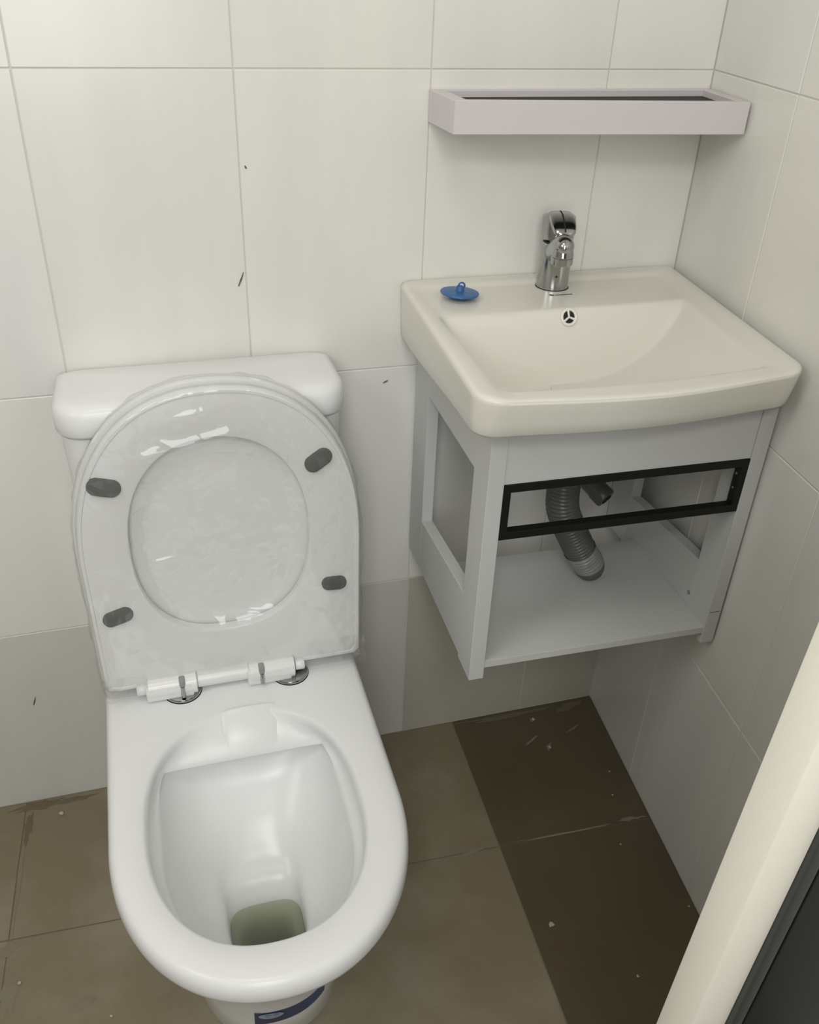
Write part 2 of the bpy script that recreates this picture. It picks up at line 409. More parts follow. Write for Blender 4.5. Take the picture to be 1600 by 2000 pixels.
# (z side, inset side, z back, lip y or None)
def bowl_ring(a, f, b, z, zb=None, ylip=None, p=2.25, pb=2.45, cx=-0.0035, rz=None):
    P = polar(sup(cx, -0.445, a, f, p, 160, b, pb), *BC); out = []
    for x, y in P:
        wgt = smooth01((y+0.43)/0.09)
        if ylip is not None:
            # soft clamp behind the lip line
            k = 0.007; yy = ylip - y
            y2 = y + (-(math.sqrt(yy*yy + k*k) - yy)/2) if y > ylip - 0.05 else y
            y = lerp(y, y2, wgt)
        zz = z if zb is None else lerp(z, zb, wgt)
        out.append((x, y, zz))
    return out
inner.append(bowl_ring(0.1390, 0.181, 0.182, 0.4000))
inner.append(bowl_ring(0.1355, 0.1775, 0.178, 0.3975, 0.3980))
inner.append(bowl_ring(0.1335, 0.1750, 0.174, 0.3930, 0.3945))
inner.append(bowl_ring(0.1325, 0.1740, 0.166, 0.3850, 0.3870, pb=2.75))
inner.append(bowl_ring(0.1325, 0.1735, 0.162, 0.3760, 0.3760, -0.296, pb=3.2))
inner.append(bowl_ring(0.1320, 0.1730, 0.160, 0.3700, 0.3660, -0.306, pb=3.8))
inner.append(bowl_ring(0.1305, 0.1720, 0.158, 0.3640, 0.3605, -0.3115, pb=4.4))
inner.append(bowl_ring(0.1280, 0.1700, 0.157, 0.3580, 0.3555, -0.3130, pb=4.6))
inner.append(bowl_ring(0.1235, 0.1660, 0.160, 0.3540, 0.3525, -0.306, pb=4.8))
inner.append(bowl_ring(0.1205, 0.1630, 0.165, 0.3500, 0.3515, -0.292, pb=4.8))
inner.append(bowl_ring(0.1190, 0.1600, 0.168, 0.3440, 0.3480, -0.278, pb=5.5))
inner.append(bowl_ring(0.1175, 0.1560, 0.170, 0.3340, 0.3380, -0.275, pb=5.0))
inner.append(bowl_ring(0.1120, 0.1490, 0.158, 0.3160, 0.3170, pb=4.0))
inner.append(bowl_ring(0.1030, 0.1380, 0.134, 0.2930, 0.2940, pb=3.0))
inner.append(bowl_ring(0.0910, 0.1230, 0.100, 0.2700, 0.2730))
inner.append(bowl_ring(0.0780, 0.1080, 0.080, 0.2530, 0.2560, p=2.4))
inner.append(bowl_ring(0.0640, 0.0980, 0.066, 0.2430, 0.2450, p=2.8, pb=3.0))
inner.append(bowl_ring(0.0555, 0.0940, 0.056, 0.2370, 0.2380, p=3.4, pb=3.6))
inner.append(bowl_ring(0.0510, 0.0920, 0.047, 0.2280, 0.2330, p=4.0, pb=4.0))
def sump(a, y0, y1, p, z0, z1):
    """y0 back edge at height z1, y1 front edge at height z0"""
    cy, h = (y0+y1)/2, (y0-y1)/2
    return [(x, y, lerp(z0, z1, (y-y1)/(y0-y1))) for x, y in polar(sup(-0.0035, cy, a, h, p, 160), *BC)]
inner.append(sump(0.0495, -0.408, -0.5365, 4.5, 0.215, 0.227))
inner.append(sump(0.0485, -0.424, -0.5360, 4.5, 0.203, 0.214))
inner.append(sump(0.0465, -0.434, -0.5350, 4.0, 0.196, 0.200))
inner.append(sump(0.0400, -0.446, -0.5320, 3.5, 0.188, 0.190))
inner.append(sump(0.0350, -0.4535, -0.5290, 3.5, 0.172, 0.176))
inner.append(sump(0.0335, -0.4560, -0.5250, 3.5, 0.130, 0.140))
inner.append(sump(0.0320, -0.4570, -0.5200, 3.0, 0.080, 0.085))
bowl = new_obj('bowl', loft(outer + inner, True, True, 50), m_cer, toilet)
# flush inlet boss on the back slope of the bowl
def slope_z(y): # apron between y=-0.267 (z .400) and the lip y=-0.311 (z .360)
    t = (-0.271 - y)/0.040; return lerp(0.3995, 0.3640, t)
bx0, bx1 = -0.026, 0.048
V = []
for (y, h) in ((-0.264, -0.0015), (-0.271, 0.0015), (-0.303, 0.0030), (-0.311, -0.003)):
    for x in (bx0-0.004, bx0, bx1, bx1+0.004):
        e = -0.006 if x in (bx0-0.004, bx1+0.004) else 0
        V.append((x, y - 0.02*(x-0.011)*0, slope_z(y) + h + e))
F = [[r*4+c, r*4+c+1, (r+1)*4+c+1, (r+1)*4+c] for r in range(3) for c in range(3)]
me = mesh('inlet', V, F, 60)
o = new_obj('flush_inlet', me, m_cer, toilet)
md = o.modifiers.new('subd', 'SUBSURF'); md.levels = 2; md.render_levels = 2
water = new_obj('water', mesh('water', [(x, y, 0.2095) for x, y in sup(-0.0035, -0.492, 0.0485, 0.046, 4.0, 60)], [list(range(60))]), m_water, toilet)

# tank and lid
def rrect(hw, y0, y1, r, n=8):
    out = []
    for cx, cy, a0 in ((hw-r, y0-r*0.4, 0), (-hw+r, y0-r*0.4, PI/2), (-hw+r, y1+r, PI), (hw-r, y1+r, 3*PI/2)):
        ry = r*0.4 if cy > (y0+y1)/2 else r
        for k in range(n+1):
            a = a0 + PI/2*k/n; out.append((cx + r*math.cos(a), cy + ry*math.sin(a)))
    return out
TCX = 0.001
def trk(hw, y0, y1, r, z): return [(x+TCX-0.002, y, z) for x, y in rrect(hw+0.0015, y0, y1, r)]
new_obj('tank', loft([trk(0.150, -0.010, -0.108, 0.03, 0.4008), trk(0.158, -0.008, -0.114, 0.03, 0.408), trk(0.168, -0.006, -0.118, 0.032, 0.52),
                      trk(0.180, -0.004, -0.123, 0.034, 0.68), trk(0.1825, -0.004, -0.126, 0.034, 0.7795)], sm=50), m_cer, toilet)
new_obj('tank_lid', loft([trk(0.180, -0.004, -0.124, 0.032, 0.7800), trk(0.1855, -0.0025, -0.1290, 0.036, 0.7815), trk(0.1880, -0.002, -0.1315, 0.038, 0.786),
                          trk(0.1885, -0.002, -0.1320, 0.038, 0.800), trk(0.1880, -0.002, -0.1315, 0.038, 0.8115), trk(0.1855, -0.003, -0.1280, 0.036, 0.8185),
                          trk(0.1800, -0.005, -0.1220, 0.033, 0.8232), trk(0.1730, -0.010, -0.1150, 0.03, 0.8250)], sm=50), m_cer, toilet)

# seat and lid, standing open and leaning back on the tank. local plane: u across, v up the lean, w towards the viewer
LEAN = math.atan2(0.030, 0.43)
SO = Vector((0.004, -0.205, 0.430))
sv = Vector((0, math.sin(LEAN), math.cos(LEAN))); sw = Vector((0, -math.cos(LEAN), math.sin(LEAN))); su = Vector((1, 0, 0))
def sp(u, v, wv): return tuple(SO + su*u + sv*v + sw*wv)
def seat_out(g=0.0, bot=-0.012):
    hw = 0.187+g; out = []
    n = 60
    for k in range(n+1):
        t = PI*k/n; c, s = math.cos(t), math.sin(t); p = 2.28
        out.append((hw*math.copysign(abs(c)**(2/p), c), 0.195 + (0.235+g)*abs(s)**(2/p)))
    rc = 0.008; hb = 0.184+g; vb = bot-g
    for k in range(5):
        a = PI + PI/2*k/4; out.append((-hb+rc+rc*math.cos(a), vb+rc+rc*math.sin(a)))
    for k in range(5):
        a = 3*PI/2 + PI/2*k/4; out.append((hb-rc+rc*math.cos(a), vb+rc+rc*math.sin(a)))
    return out
SC = (-0.003, 0.215)
def so(g, wv, bot=-0.012): return [sp(u, v, wv) for u, v in polar(seat_out(g, bot), *SC, n=160)]
def sh(g, wv): return [sp(u, v, wv) for u, v in polar(sup(-0.0035, 0.216, 0.1195-g, 0.148-g, 2.45, 140, 0.149-g, 2.2), *SC, n=160)]
rings = [sh(0, -0.016), sh(0.001, -0.004), sh(0.0, -0.001), sh(-0.002, 0.0), so(-0.012, 0.0), so(-0.007, -0.0004), so(-0.006, 0.0012), so(-0.0025, 0.0014), so(0, -0.001), so(0.001, -0.010), so(-0.003, -0.017), so(-0.012, -0.018), sh(-0.01, -0.018)]
n = 160; V = [v for r in rings for v in r]; F = []
for k in range(len(rings)):
    kk = (k+1) % len(rings)
    for i in range(n): F.append([k*n+i, k*n+(i+1) % n, kk*n+(i+1) % n, kk*n+i])
seat = new_obj('seat_ring', mesh('seat', V, F, 45), m_seat, toilet)
lid = new_obj('seat_lid', loft([so(-0.02, -0.0225), so(-0.005, -0.0205), so(0.0035, -0.0200), so(0.0055, -0.0230), so(0.0055, -0.031), so(0.001, -0.036), so(-0.02, -0.039)], sm=50), m_lidin, toilet)
# grey rubber bumpers on the seat
for u, v, L, Wd, a in ((-0.1415, 0.312, 0.042, 0.024, -15), (0.1310, 0.318, 0.040, 0.024, 34), (0.1475, 0.121, 0.036, 0.021, -3), (-0.1505, 0.116, 0.041, 0.022, 16)):
    ar = math.radians(a); rr = []
    def cap(sc, wv):
        out = []
        for k in range(28):
            t = 2*PI*k/28; x = math.cos(t)*Wd/2*sc; y = math.sin(t)*Wd/2*sc
            x += math.copysign((L-Wd)/2, math.cos(t)) if abs(math.cos(t)) > 1e-6 else 0
            out.append(sp(u + x*math.cos(ar)-y*math.sin(ar), v + x*math.sin(ar)+y*math.cos(ar), wv))
        return out
    new_obj('rubber_bumper', loft([cap(1.0, -0.0005), cap(1.0, 0.0035), cap(0.93, 0.0055), cap(0.75, 0.0060)], sm=50), m_rubber, seat)
# hinges
def barrel(u0, u1, r, v=-0.012, wv=0.004, m=m_seat, name='hinge_barrel', par=None, n=24):
    pr_ = [(0, r*0.9), (0.0012, r), (u1-u0-0.0012, r), (u1-u0, r*0.9)]
    return new_obj(name, lathe(sp(u0, v, wv), (1, 0, 0), pr_, n), m, par or seat)
for (a, b) in ((-0.127, -0.058), (0.016, 0.083)):
    h = empty('hinge', (0, 0, 0)); h.parent = toilet
    barrel(a, b, 0.0165, par=h)
    new_obj('hinge_block', box(a+0.001, b-0.001, SO.y-0.0205, SO.y+0.008, 0.404, 0.428, 0.004), m_seat, h)
    s = b-0.017 if a < 0 else a+0.022
    X = s
    new_obj('pin', tube([(X, SO.y-0.0205, 0.425), (X, SO.y-0.0225, 0.4080)], 0.0030, 12), m_chrome, h)
    new_obj('slot', hexa([(X-0.0042, SO.y-0.0213, 0.4115), (X+0.0042, SO.y-0.0213, 0.4115), (X+0.0042, SO.y-0.008, 0.4115), (X-0.0042, SO.y-0.008, 0.4115),
                          (X-0.0042, SO.y-0.0200, 0.4345), (X+0.0042, SO.y-0.0200, 0.4345), (X+0.0042, SO.y-0.008, 0.4365), (X-0.0042, SO.y-0.008, 0.4365)], 0.002, 2), m_slot, h)
    cx = (-0.0755 if a < 0 else 0.0815)
    new_obj('disc', lathe((cx, -0.2065, 0.4003), (0, 0, 1), [(0, 0.0265), (0.0025, 0.0268), (0.0045, 0.0255), (0.0052, 0.022), (0.0053, 0.001)], 48), m_chrome, h)
    new_obj('gasket', lathe((cx, -0.2065, 0.3998), (0, 0, 1), [(0, 0.0275), (0.0012, 0.0275), (0.0014, 0.026)], 48), m_hole, h)
barrel(-0.058, 0.016, 0.0122, wv=0.0005, name='hinge_bar')
barrel(-0.142, -0.1285, 0.0085, wv=0.004, name='hinge_knob')
barrel(0.0845, 0.098, 0.0085, wv=0.004, name='hinge_knob')

# plastic film over the seat
def film_mesh():
    rings = []
    def nz(u, v, s=1.0, k=0.0):
        return noise.noise(Vector((u*22, v*22, 3.1+k)))*0.0020*s + noise.noise(Vector((u*60+5, v*60, 1.0+k)))*0.0006*s
    folds = ((-0.118, 0.343, 0.050, 0.3790, 0.0046, 0.0075), (-0.060, 0.395, 0.020, 0.410, 0.0020, 0.0040), (-0.100, 0.190, -0.060, 0.196, 0.0022, 0.0028),
             (-0.045, 0.176, -0.015, 0.172, 0.0016, 0.0024), (0.010, 0.178, 0.060, 0.186, 0.0018, 0.0026), (-0.030, 0.128, -0.008, 0.128, 0.0016, 0.0024),
             (-0.075, 0.372, -0.045, 0.360, 0.0016, 0.0030), (0.030, 0.150, 0.080, 0.166, 0.0010, 0.0030))
    def fold(u, v):
        h = 0.0
        for u0, v0, u1, v1, ht, wd in folds:
            L2 = (u1-u0)**2 + (v1-v0)**2; t = ((u-u0)*(u1-u0) + (v-v0)*(v1-v0))/L2
            tc = max(0.0, min(1.0, t)); d = math.hypot(u-u0-(u1-u0)*tc, v-v0-(v1-v0)*tc)
            h += ht*math.exp(-(d/wd)**2)*math.sin(PI*max(0.05, min(0.95, t)))
        return h
    base = polar(seat_out(0.0, -0.018), *SC, n=360)
    ts = [0.02 + 0.98*i/90 for i in range(91)]
    for t in ts:
        r = []
        for u, v in base:
            uu, vv = lerp(SC[0], u, t), lerp(SC[1], v, t)
            e = ((abs(uu+0.0035)/0.1195)**2.4 + (abs(vv-0.216)/0.148)**2.4)
            sag = -0.011*smooth01((1.0-e)*2.2)
            r.append(sp(uu, vv, 0.0072 + sag + fold(uu, vv) + nz(uu, vv, 1.0)*(0.6 if t > .9 else 1)))
        rings.append(r)
    for g, wv in ((0.0015, 0.005), (0.0035, -0.004), (0.0055, -0.015), (0.0070, -0.028), (0.0060, -0.040), (0.0, -0.0445)):
        r = []
        for i, (u, v) in enumerate(polar(seat_out(g, -0.018), *SC, n=360)):
            q = noise.noise(Vector((u*45, v*45, wv*60)))*0.0035
            du, dv = u-SC[0], v-SC[1]; L = math.hypot(du, dv)
            r.append(sp(u + du/L*max(q, -0.002), v + dv/L*max(q, -0.002), wv + q*0.4))
        rings.append(r)
    return loft(rings, True, False, 180)
film = new_obj('plastic_film', film_mesh(), m_film, seat)
film['label'] = 'crinkled clear plastic film stretched over the raised seat'
# loose crumpled film corners at the hinge side
def crumple(u0, u1, v0, v1, wv, seed):
    V = []; F = []; nu, nv = 14, 10
    for j in range(nv+1):
        for i in range(nu+1):
            u, v = lerp(u0, u1, i/nu), lerp(v0, v1, j/nv)
            q = noise.noise(Vector((u*70+seed, v*70, seed)))*0.006
            V.append(sp(u + q*0.3, v + q*0.4, wv + q))
    for j in range(nv):
        for i in range(nu): F.append([j*(nu+1)+i, j*(nu+1)+i+1, (j+1)*(nu+1)+i+1, (j+1)*(nu+1)+i])
    return mesh('crumple', V, F, 180)
new_obj('loose_film', crumple(-0.187, -0.128, -0.021, 0.020, 0.012, 2.3), m_film, seat)
new_obj('loose_film', crumple(0.105, 0.189, -0.021, 0.030, 0.012, 7.7), m_film, seat)

# sticker wrapped on the pedestal
def ped(x, z, off=0.0):
    """front surface of the pedestal at local x, height z"""
    for k in range(len(outer_spec)-1):
        if outer_spec[k][0] <= z <= outer_spec[k+1][0]:
            a, b = outer_spec[k], outer_spec[k+1]; t = (z-a[0])/(b[0]-a[0]); break
    q = [lerp(i, j, t) for i, j in zip(a, b)]
    hw, ys, yf, p = q[1], q[3], q[4], q[5]
    s = max(0.0, 1 - (abs(x)/hw)**p)**(1/p)
    return (x, ys - (ys-yf)*s - off, z)
def sticker(x0, x1, z0a, z1a, z0b, z1b, off, n=16, shape=None):
    top, bot = [], []; V = []; F = []
    for i in range(n+1):
        t = i/n; x = lerp(x0, x1, t)
        for zz in (lerp(z0a, z0b, t), lerp(z1a, z1b, t)):
            V.append(ped(x, zz, off)); V.append(ped(x, zz, off-0.0008))
    for i in range(n):
        a = i*4; b = a+4
        F += [[a, b, b+2, a+2], [a+1, a+3, b+3, b+1], [a, a+1, b+1, b], [a+2, b+2, b+3, a+3]]
    F += [[0, 2, 3, 1], [n*4, n*4+1, n*4+3, n*4+2]]
    return mesh('sticker', V, F, 60)
st = new_obj('sticker', sticker(-0.035, 0.066, 0.062, 0.108, 0.073, 0.112, 0.0006), m_navy, toilet)
st['label'] = 'dark blue sticker strip with a silver oval emblem'
def oval(cx, cz, a, b, off):
    V = [ped(cx, cz, off)]; n = 24
    for k in range(n): V.append(ped(cx+a*math.cos(2*PI*k/n), cz+b*math.sin(2*PI*k/n), off))
    return mesh('oval', V, [[0, 1+k, 1+(k+1) % n] for k in range(n)])
new_obj('emblem', oval(-0.013, 0.096, 0.017, 0.0105, 0.0012), m_silver, st)
new_obj('emblem_figure', oval(-0.017, 0.0975, 0.0045, 0.006, 0.0018), m_paleblue, st)
new_obj('emblem_figure', oval(-0.006, 0.0970, 0.004, 0.005, 0.0018), m_paleblue, st)

# ------------------------------------------------------------------ vanity cabinet
cab = empty('vanity_cabinet', (-0.4145, -0.004, 0), -0.022)
tag(cab, 'open grey-white vanity cabinet under the basin with empty side panels and black drawer frame', 'cabinet')
CW, CD = 0.387, 0.334
def cb(x0, x1, Y0, Y1, z0, z1, bev=0.0006): return box(x0, x1, -Y1, -Y0, z0, z1, bev, 1)
zb, zt = 0.4535, 0.8446
for x0, x1, lab in ((0.0, 0.0175, 'left'), (CW-0.0185, CW-0.001, 'right')):
    new_obj('back_post', cb(x0, x1, 0.0, 0.068, zb+0.003, zt), m_cab, cab)
    new_obj('side_rail', cb(x0, x1, 0.068, 0.283, 0.770, zt), m_cab, cab)
    new_obj('side_rail', hexa([(x0, -0.283, zb+0.004), (x1, -0.283, zb+0.004), (x1, -0.068, zb+0.004), (x0, -0.068, zb+0.004),
                               (x0, -0.283, 0.570), (x1, -0.283, 0.570), (x1, -0.068, 0.549), (x0, -0.068, 0.549)], 0.0006, 1), m_cab, cab)
for x0, x1 in ((-0.001, 0.0205), (CW-0.0215, CW)):
    new_obj('front_post', cb(x0, x1, 0.283, CD+0.0015, zb, zt), m_cab, cab)
new_obj('front_panel', cb(0.0205, CW-0.0215, CD-0.018, CD-0.0005, 0.7725, zt), m_cab, cab)
sh_ = new_obj('bottom_shelf', cb(0.0175, CW-0.0185, 0.100, CD-0.001, 0.4725, 0.4838), m_cab, cab)
new_obj('edge_band', cb(0.0206, CW-0.0216, CD-0.001, CD+0.0002, 0.4727, 0.4838, 0.0001), m_cabedge, sh_)
bf = empty('drawer_frame', (0, 0, 0)); bf.parent = cab
bf['label'] = 'black metal drawer frame'
X0, X1 = 0.0206, CW-0.0216
new_obj('frame_bar', cb(X0, X1, CD-0.012, CD+0.001, 0.7610, 0.7723, 0.0004), m_black, bf)
new_obj('frame_bar', cb(X0, X1, CD-0.012, CD+0.001, 0.6905, 0.7015, 0.0004), m_black, bf)
new_obj('frame_bar', cb(X0, X0+0.0105, CD-0.012, CD+0.001, 0.7015, 0.7610, 0.0004), m_black, bf)
new_obj('frame_bar', cb(X1-0.0105, X1, CD-0.012, CD+0.001, 0.7015, 0.7610, 0.0004), m_black, bf)
for z in (0.748, 0.726):
    new_obj('screw', lathe((X1-0.0103, -(CD-0.006), z), (-1, 0, 0), [(0, 0.0020), (0.0008, 0.0018), (0.001, 0.0003)], 12), m_steel, bf)
new_obj('screw', lathe((CW-0.0182, -0.276, 0.505), (-1, 0, 0), [(0, 0.0034), (0.0012, 0.0030), (0.0014, 0.0003)], 14), m_steel, cab)
new_obj('scuff_mark', cb(CW-0.019, CW-0.003, CD+0.0012, CD+0.0018, 0.5120, 0.5128, 0), m_scuff, cab)

# ------------------------------------------------------------------ wash basin
basin = empty('wash_basin', (-0.240, 0, 0.845))
tag(basin, 'cream-white rectangular ceramic wash basin on the vanity cabinet', 'basin')
BX = -0.240
def bl(y):  # left and right outer edge at depth y (world, y<0)
    return -0.4455 + 0.050*y, -0.0080 + 0.094*y
def basin_ring(g, z, yf=-0.397, rf=0.028, rb=0.008, bow=0.018, n=240, tap=0.0):
    """outline inset by g; tap 0..1 is how far down the tapering skirt"""
    pts = []
    yb, yfr = -0.0015-g*0.3, yf+g+0.040*tap
    def X(side, y):
        a, b = bl(y); return (a+g+0.010*tap) if side < 0 else (b-g-0.009*tap)
    r = max(rf-g*0.5, 0.004)
    for k in range(9):
        t = PI/2*k/8; y = yfr + r - r*math.sin(t); pts.append((X(1, y) - r + r*math.cos(t), y))
    for k in range(1, 20):
        t = k/20; x = lerp(X(1, yfr)-r, X(-1, yfr)+r, t); pts.append((x, yfr - bow*math.sin(PI*t)**1.2))
    for k in range(9):
        t = PI/2*k/8; y = yfr + r - r*math.cos(t); pts.append((X(-1, y) + r - r*math.sin(t), y))
    for k in range(5):
        t = PI/2*k/4; y = yb - rb + rb*math.sin(t); pts.append((X(-1, y) + rb - rb*math.cos(t), y))
    for k in range(5):
        t = PI/2*k/4; y = yb - rb + rb*math.cos(t); pts.append((X(1, y) - rb + rb*math.sin(t), y))
    return [(x, y) for x, y in polar(pts, -0.243, -0.215, n)]
def smin(a, b, k):
    h = max(k-abs(a-b), 0.0)/k; return min(a, b) - h*h*k*0.25
def top_z(x, y):
    z = 0.9200
    # raised lip at the back, flat tap ledge in front of it
    z -= 0.0045*smooth01((-y-0.026)/0.012)*smooth01((x+0.446)/0.030+0.1)*smooth01((-0.02-x+0.09*y)/0.03)
    xl = -0.4235 + 0.040*y*0.5; xr = -0.064 + 0.094*(y+0.138)
    bk = (-y-0.1395)*2.3; dx = xr-x; rt = 0.1*(1-math.exp(-dx/0.062)) if dx > 0 else dx*1.6; lf = (x-xl)*1.9; fr = (y+0.366+0.010*math.sin(PI*max(0, min(1, (x+0.43)/0.33))))*1.7
    dpt = smin(smin(bk, rt, 0.008), smin(lf, fr, 0.028), 0.016)
    dpt = smin(dpt, 0.120 + 0.02*(1-((x+0.25)**2+(y+0.26)**2)/0.05), 0.04)
    k = 0.004
    dpt = (dpt + math.sqrt(dpt*dpt + k*k))/2
    return z - dpt
rings = []
R0 = basin_ring(0.0, 0)
def zlow(y): return lerp(0.8385, 0.8655, smooth01(-y/0.40))       # lower edge of the skirt, deeper at the wall
def sk(g, bow, tap, zf): return [(x-BX, y, zf(x, y)-0.845) for x, y in basin_ring(g, 0, rf=0.030, bow=bow, tap=tap)]
cx1, cy1 = -0.243, -0.215
under = basin_ring(0.012, 0, rf=0.030, bow=0.005, tap=1.0)
for k in range(12):        # hollow underside that follows the bowl
    t = 0.03 + 0.97*k/12
    rings.append([(cx1+(x-cx1)*t-BX, cy1+(y-cy1)*t, min(0.8455, top_z(cx1+(x-cx1)*t, cy1+(y-cy1)*t)-0.010)-0.845) for x, y in under])
rings += [sk(0.012, 0.005, 1.0, lambda x, y: 0.8455), sk(0.004, 0.012, 0.34, lambda x, y: zlow(y)+0.0004), sk(0.0016, 0.014, 0.27, lambda x, y: zlow(y)+0.0012),
          sk(0.0005, 0.015, 0.235, lambda x, y: zlow(y)+0.0045), sk(0.0005, 0.016, 0.15, lambda x, y: lerp(zlow(y), 0.911, 0.40)), sk(0.0005, 0.017, 0.07, lambda x, y: lerp(zlow(y), 0.911, 0.75)),
          sk(0.0004, 0.0178, 0.02, lambda x, y: 0.911), sk(0.0008, 0.018, 0.0, lambda x, y: 0.9150)]
cx0, cy0 = -0.243, -0.215
base = basin_ring(0.0, 0, bow=0.018)
gs = [0.004, 0.008, 0.012]
for g, dz in ((0.0022, 0.0024), (0.0045, 0.0008), (0.0080, 0.0)):
    rr = basin_ring(g, 0, bow=0.0175)
    rings.append([(x-BX, y, top_z(x, y)-dz-0.845) for x, y in rr])
ref = basin_ring(0.0140, 0, bow=0.0165)
M_ = 64
for k in range(M_):
    t = 1 - k/(M_)*0.985
    rings.append([(cx0+(x-cx0)*t-BX, cy0+(y-cy0)*t, top_z(cx0+(x-cx0)*t, cy0+(y-cy0)*t)-0.845) for x, y in ref])
new_obj('ceramic_body', loft(rings, True, True, 180), m_basin, basin)
new_obj('drain_spigot', lathe((-0.005, -0.200, -0.062), (0, 0, 1), [(0, 0.024), (0.002, 0.026), (0.030, 0.028), (0.034, 0.034), (0.040, 0.036)], 40), m_basin, basin)
# overflow cap set in the back slope
ovx, ovy = -0.2450, -0.1440
e = 1e-3
zc = top_z(ovx, ovy)
nx = -(top_z(ovx+e, ovy)-zc)/e; ny = -(top_z(ovx, ovy-e)-zc)/(-e)
N = Vector((nx, ny, 1)).normalized()
oc = Vector((ovx-BX, ovy, zc-0.845))
cap_e = empty('overflow_cap', (0, 0, 0)); cap_e.parent = basin
def torus(c, axis, R, r, n=40, m=10):
    u, v = frame_of(axis); ax = Vector(axis).normalized(); c = Vector(c); V = []; F = []
    for i in range(n):
        a = 2*PI*i/n; dr = u*math.cos(a)+v*math.sin(a)
        for j in range(m):
            b = 2*PI*j/m; V.append(c + dr*(R+r*math.cos(b)) + ax*(r*math.sin(b)))
    for i in range(n):
        for j in range(m):
            F.append([i*m+j, ((i+1) % n)*m+j, ((i+1) % n)*m+(j+1) % m, i*m+(j+1) % m])
    return mesh('torus', V, F, 180)
new_obj('ring', torus(oc + N*0.0012, N, 0.0105, 0.0022), m_white, cap_e)
new_obj('overflow_hole', lathe(oc + N*0.0004, N, [(0, 0.0095), (0.0006, 0.0095), (0.0007, 0.001)], 32), m_hole, cap_e)
u, v = frame_of(N)
upv = Vector((0, 0, 1)); upv = (upv - N*upv.dot(N)).normalized(); sdv = upv.cross(N)
for k in range(3):
    a = PI/2 + 2*PI*k/3 + 0.1; dr = sdv*math.cos(a) + upv*math.sin(a)
    new_obj('spoke', tube([oc + N*0.0018, oc + N*0.0018 + dr*0.0098], [0.0013, 0.0017], 8), m_white, cap_e)
# small printed mark on the tap ledge
pm = []
zl = top_z(-0.22, -0.10)-0.845+0.0003
def pmark(x0, x1, y0, y1): pm.append(box(x0-BX, x1-BX, y0, y1, zl, zl+0.0003))
pmark(-0.2490, -0.2450, -0.0865, -0.0840); pmark(-0.2475, -0.2430, -0.0885, -0.0862)
xx = -0.2415
rs = random.Random(3)
while xx < -0.2160:
    wdt = rs.uniform(0.0010, 0.0022); pmark(xx, xx+wdt, -0.0885, -0.0870+rs.uniform(0, 0.0006)); xx += wdt+0.0006
new_obj('printed_mark', join(pm), m_print, basin)

# ------------------------------------------------------------------ tap
fz = top_z(-0.2320, -0.050)
faucet = empty('basin_mixer_tap', (-0.2300, -0.050, fz))
tag(faucet, 'chrome single-lever mixer tap standing on the basin ledge', 'tap')
hd = Vector((-0.235, -0.97, 0)).normalized()
sd = Vector((-hd.y, hd.x, 0))
Z3 = Vector((0, 0, 1))
new_obj('body', lathe((0, 0, 0), (0, 0, 1), [(0, 0.0232), (0.0015, 0.0234), (0.004, 0.0230), (0.03, 0.0226), (0.056, 0.0224), (0.062, 0.0218), (0.064, 0.0200)], 48), m_chrome, faucet)
new_obj('base_ring', lathe((0, 0, -0.0006), (0, 0, 1), [(0, 0.0240), (0.0016, 0.0240), (0.0018, 0.022)], 48), m_hole, faucet)
# spout: a cone growing out of the body and ending in a ball nose over the aerator
hs_ = Vector((-0.31, -0.95, 0)).normalized()
P = [Z3*0.050 + hs_*0.002, Z3*0.058 + hs_*0.020, Z3*0.066 + hs_*0.038, Z3*0.0725 + hs_*0.053, Z3*0.0765 + hs_*0.064, Z3*0.0775 + hs_*0.073, Z3*0.077 + hs_*0.0795, Z3*0.0765 + hs_*0.083]
new_obj('spout', tube(P, [0.0185, 0.0175, 0.0162, 0.0154, 0.0148, 0.0127, 0.0082, 0.0020], 32, 60), m_chrome, faucet)
tipc = Z3*0.0740 + hs_*0.0665
new_obj('aerator', lathe(tipc, (0, 0, -1), [(0, 0.0136), (0.0090, 0.0152), (0.0096, 0.0140), (0.0106, 0.0140), (0.0112, 0.0150), (0.0200, 0.0148), (0.0212, 0.0136), (0.0213, 0.0112), (0.0180, 0.0108)], 36), m_chrome, faucet)
# lever handle: body-wide cap with a grooved forward lever falling towards the spout
hnd = empty('handle', (0, 0, 0)); hnd.parent = faucet
tilt = (Z3*1.0 - hd*0.16).normalized()
new_obj('cap', lathe(Z3*0.0655 - hd*0.002, tilt, [(0, 0.0205), (0.0015, 0.0226), (0.012, 0.0236), (0.028, 0.0238), (0.0330, 0.0228), (0.0352, 0.0200), (0.0360, 0.0120), (0.0362, 0.001)], 48), m_chrome, hnd)
def pad(t, wdt, h, thick, x0=0.0):
    c = Z3*h + hd*t + sd*x0; out = []
    for k in range(20):
        a = 2*PI*k/20; x = math.copysign(abs(math.cos(a))**0.6, math.cos(a))*wdt; z = math.copysign(abs(math.sin(a))**0.7, math.sin(a))*thick
        out.append(tuple(c + sd*x + Z3*z))
    return out
lv = [(-0.012, 0.0100, 0.1000, 0.0030), (-0.004, 0.0165, 0.1005, 0.0050), (0.010, 0.0185, 0.0995, 0.0055), (0.022, 0.0180, 0.0965, 0.0055), (0.032, 0.0170, 0.0925, 0.0055), (0.040, 0.0150, 0.0885, 0.0050), (0.0445, 0.0110, 0.0860, 0.0036), (0.0460, 0.0050, 0.0850, 0.0016)]
new_obj('lever', loft([pad(*q) for q in lv], sm=60), m_chrome, hnd)
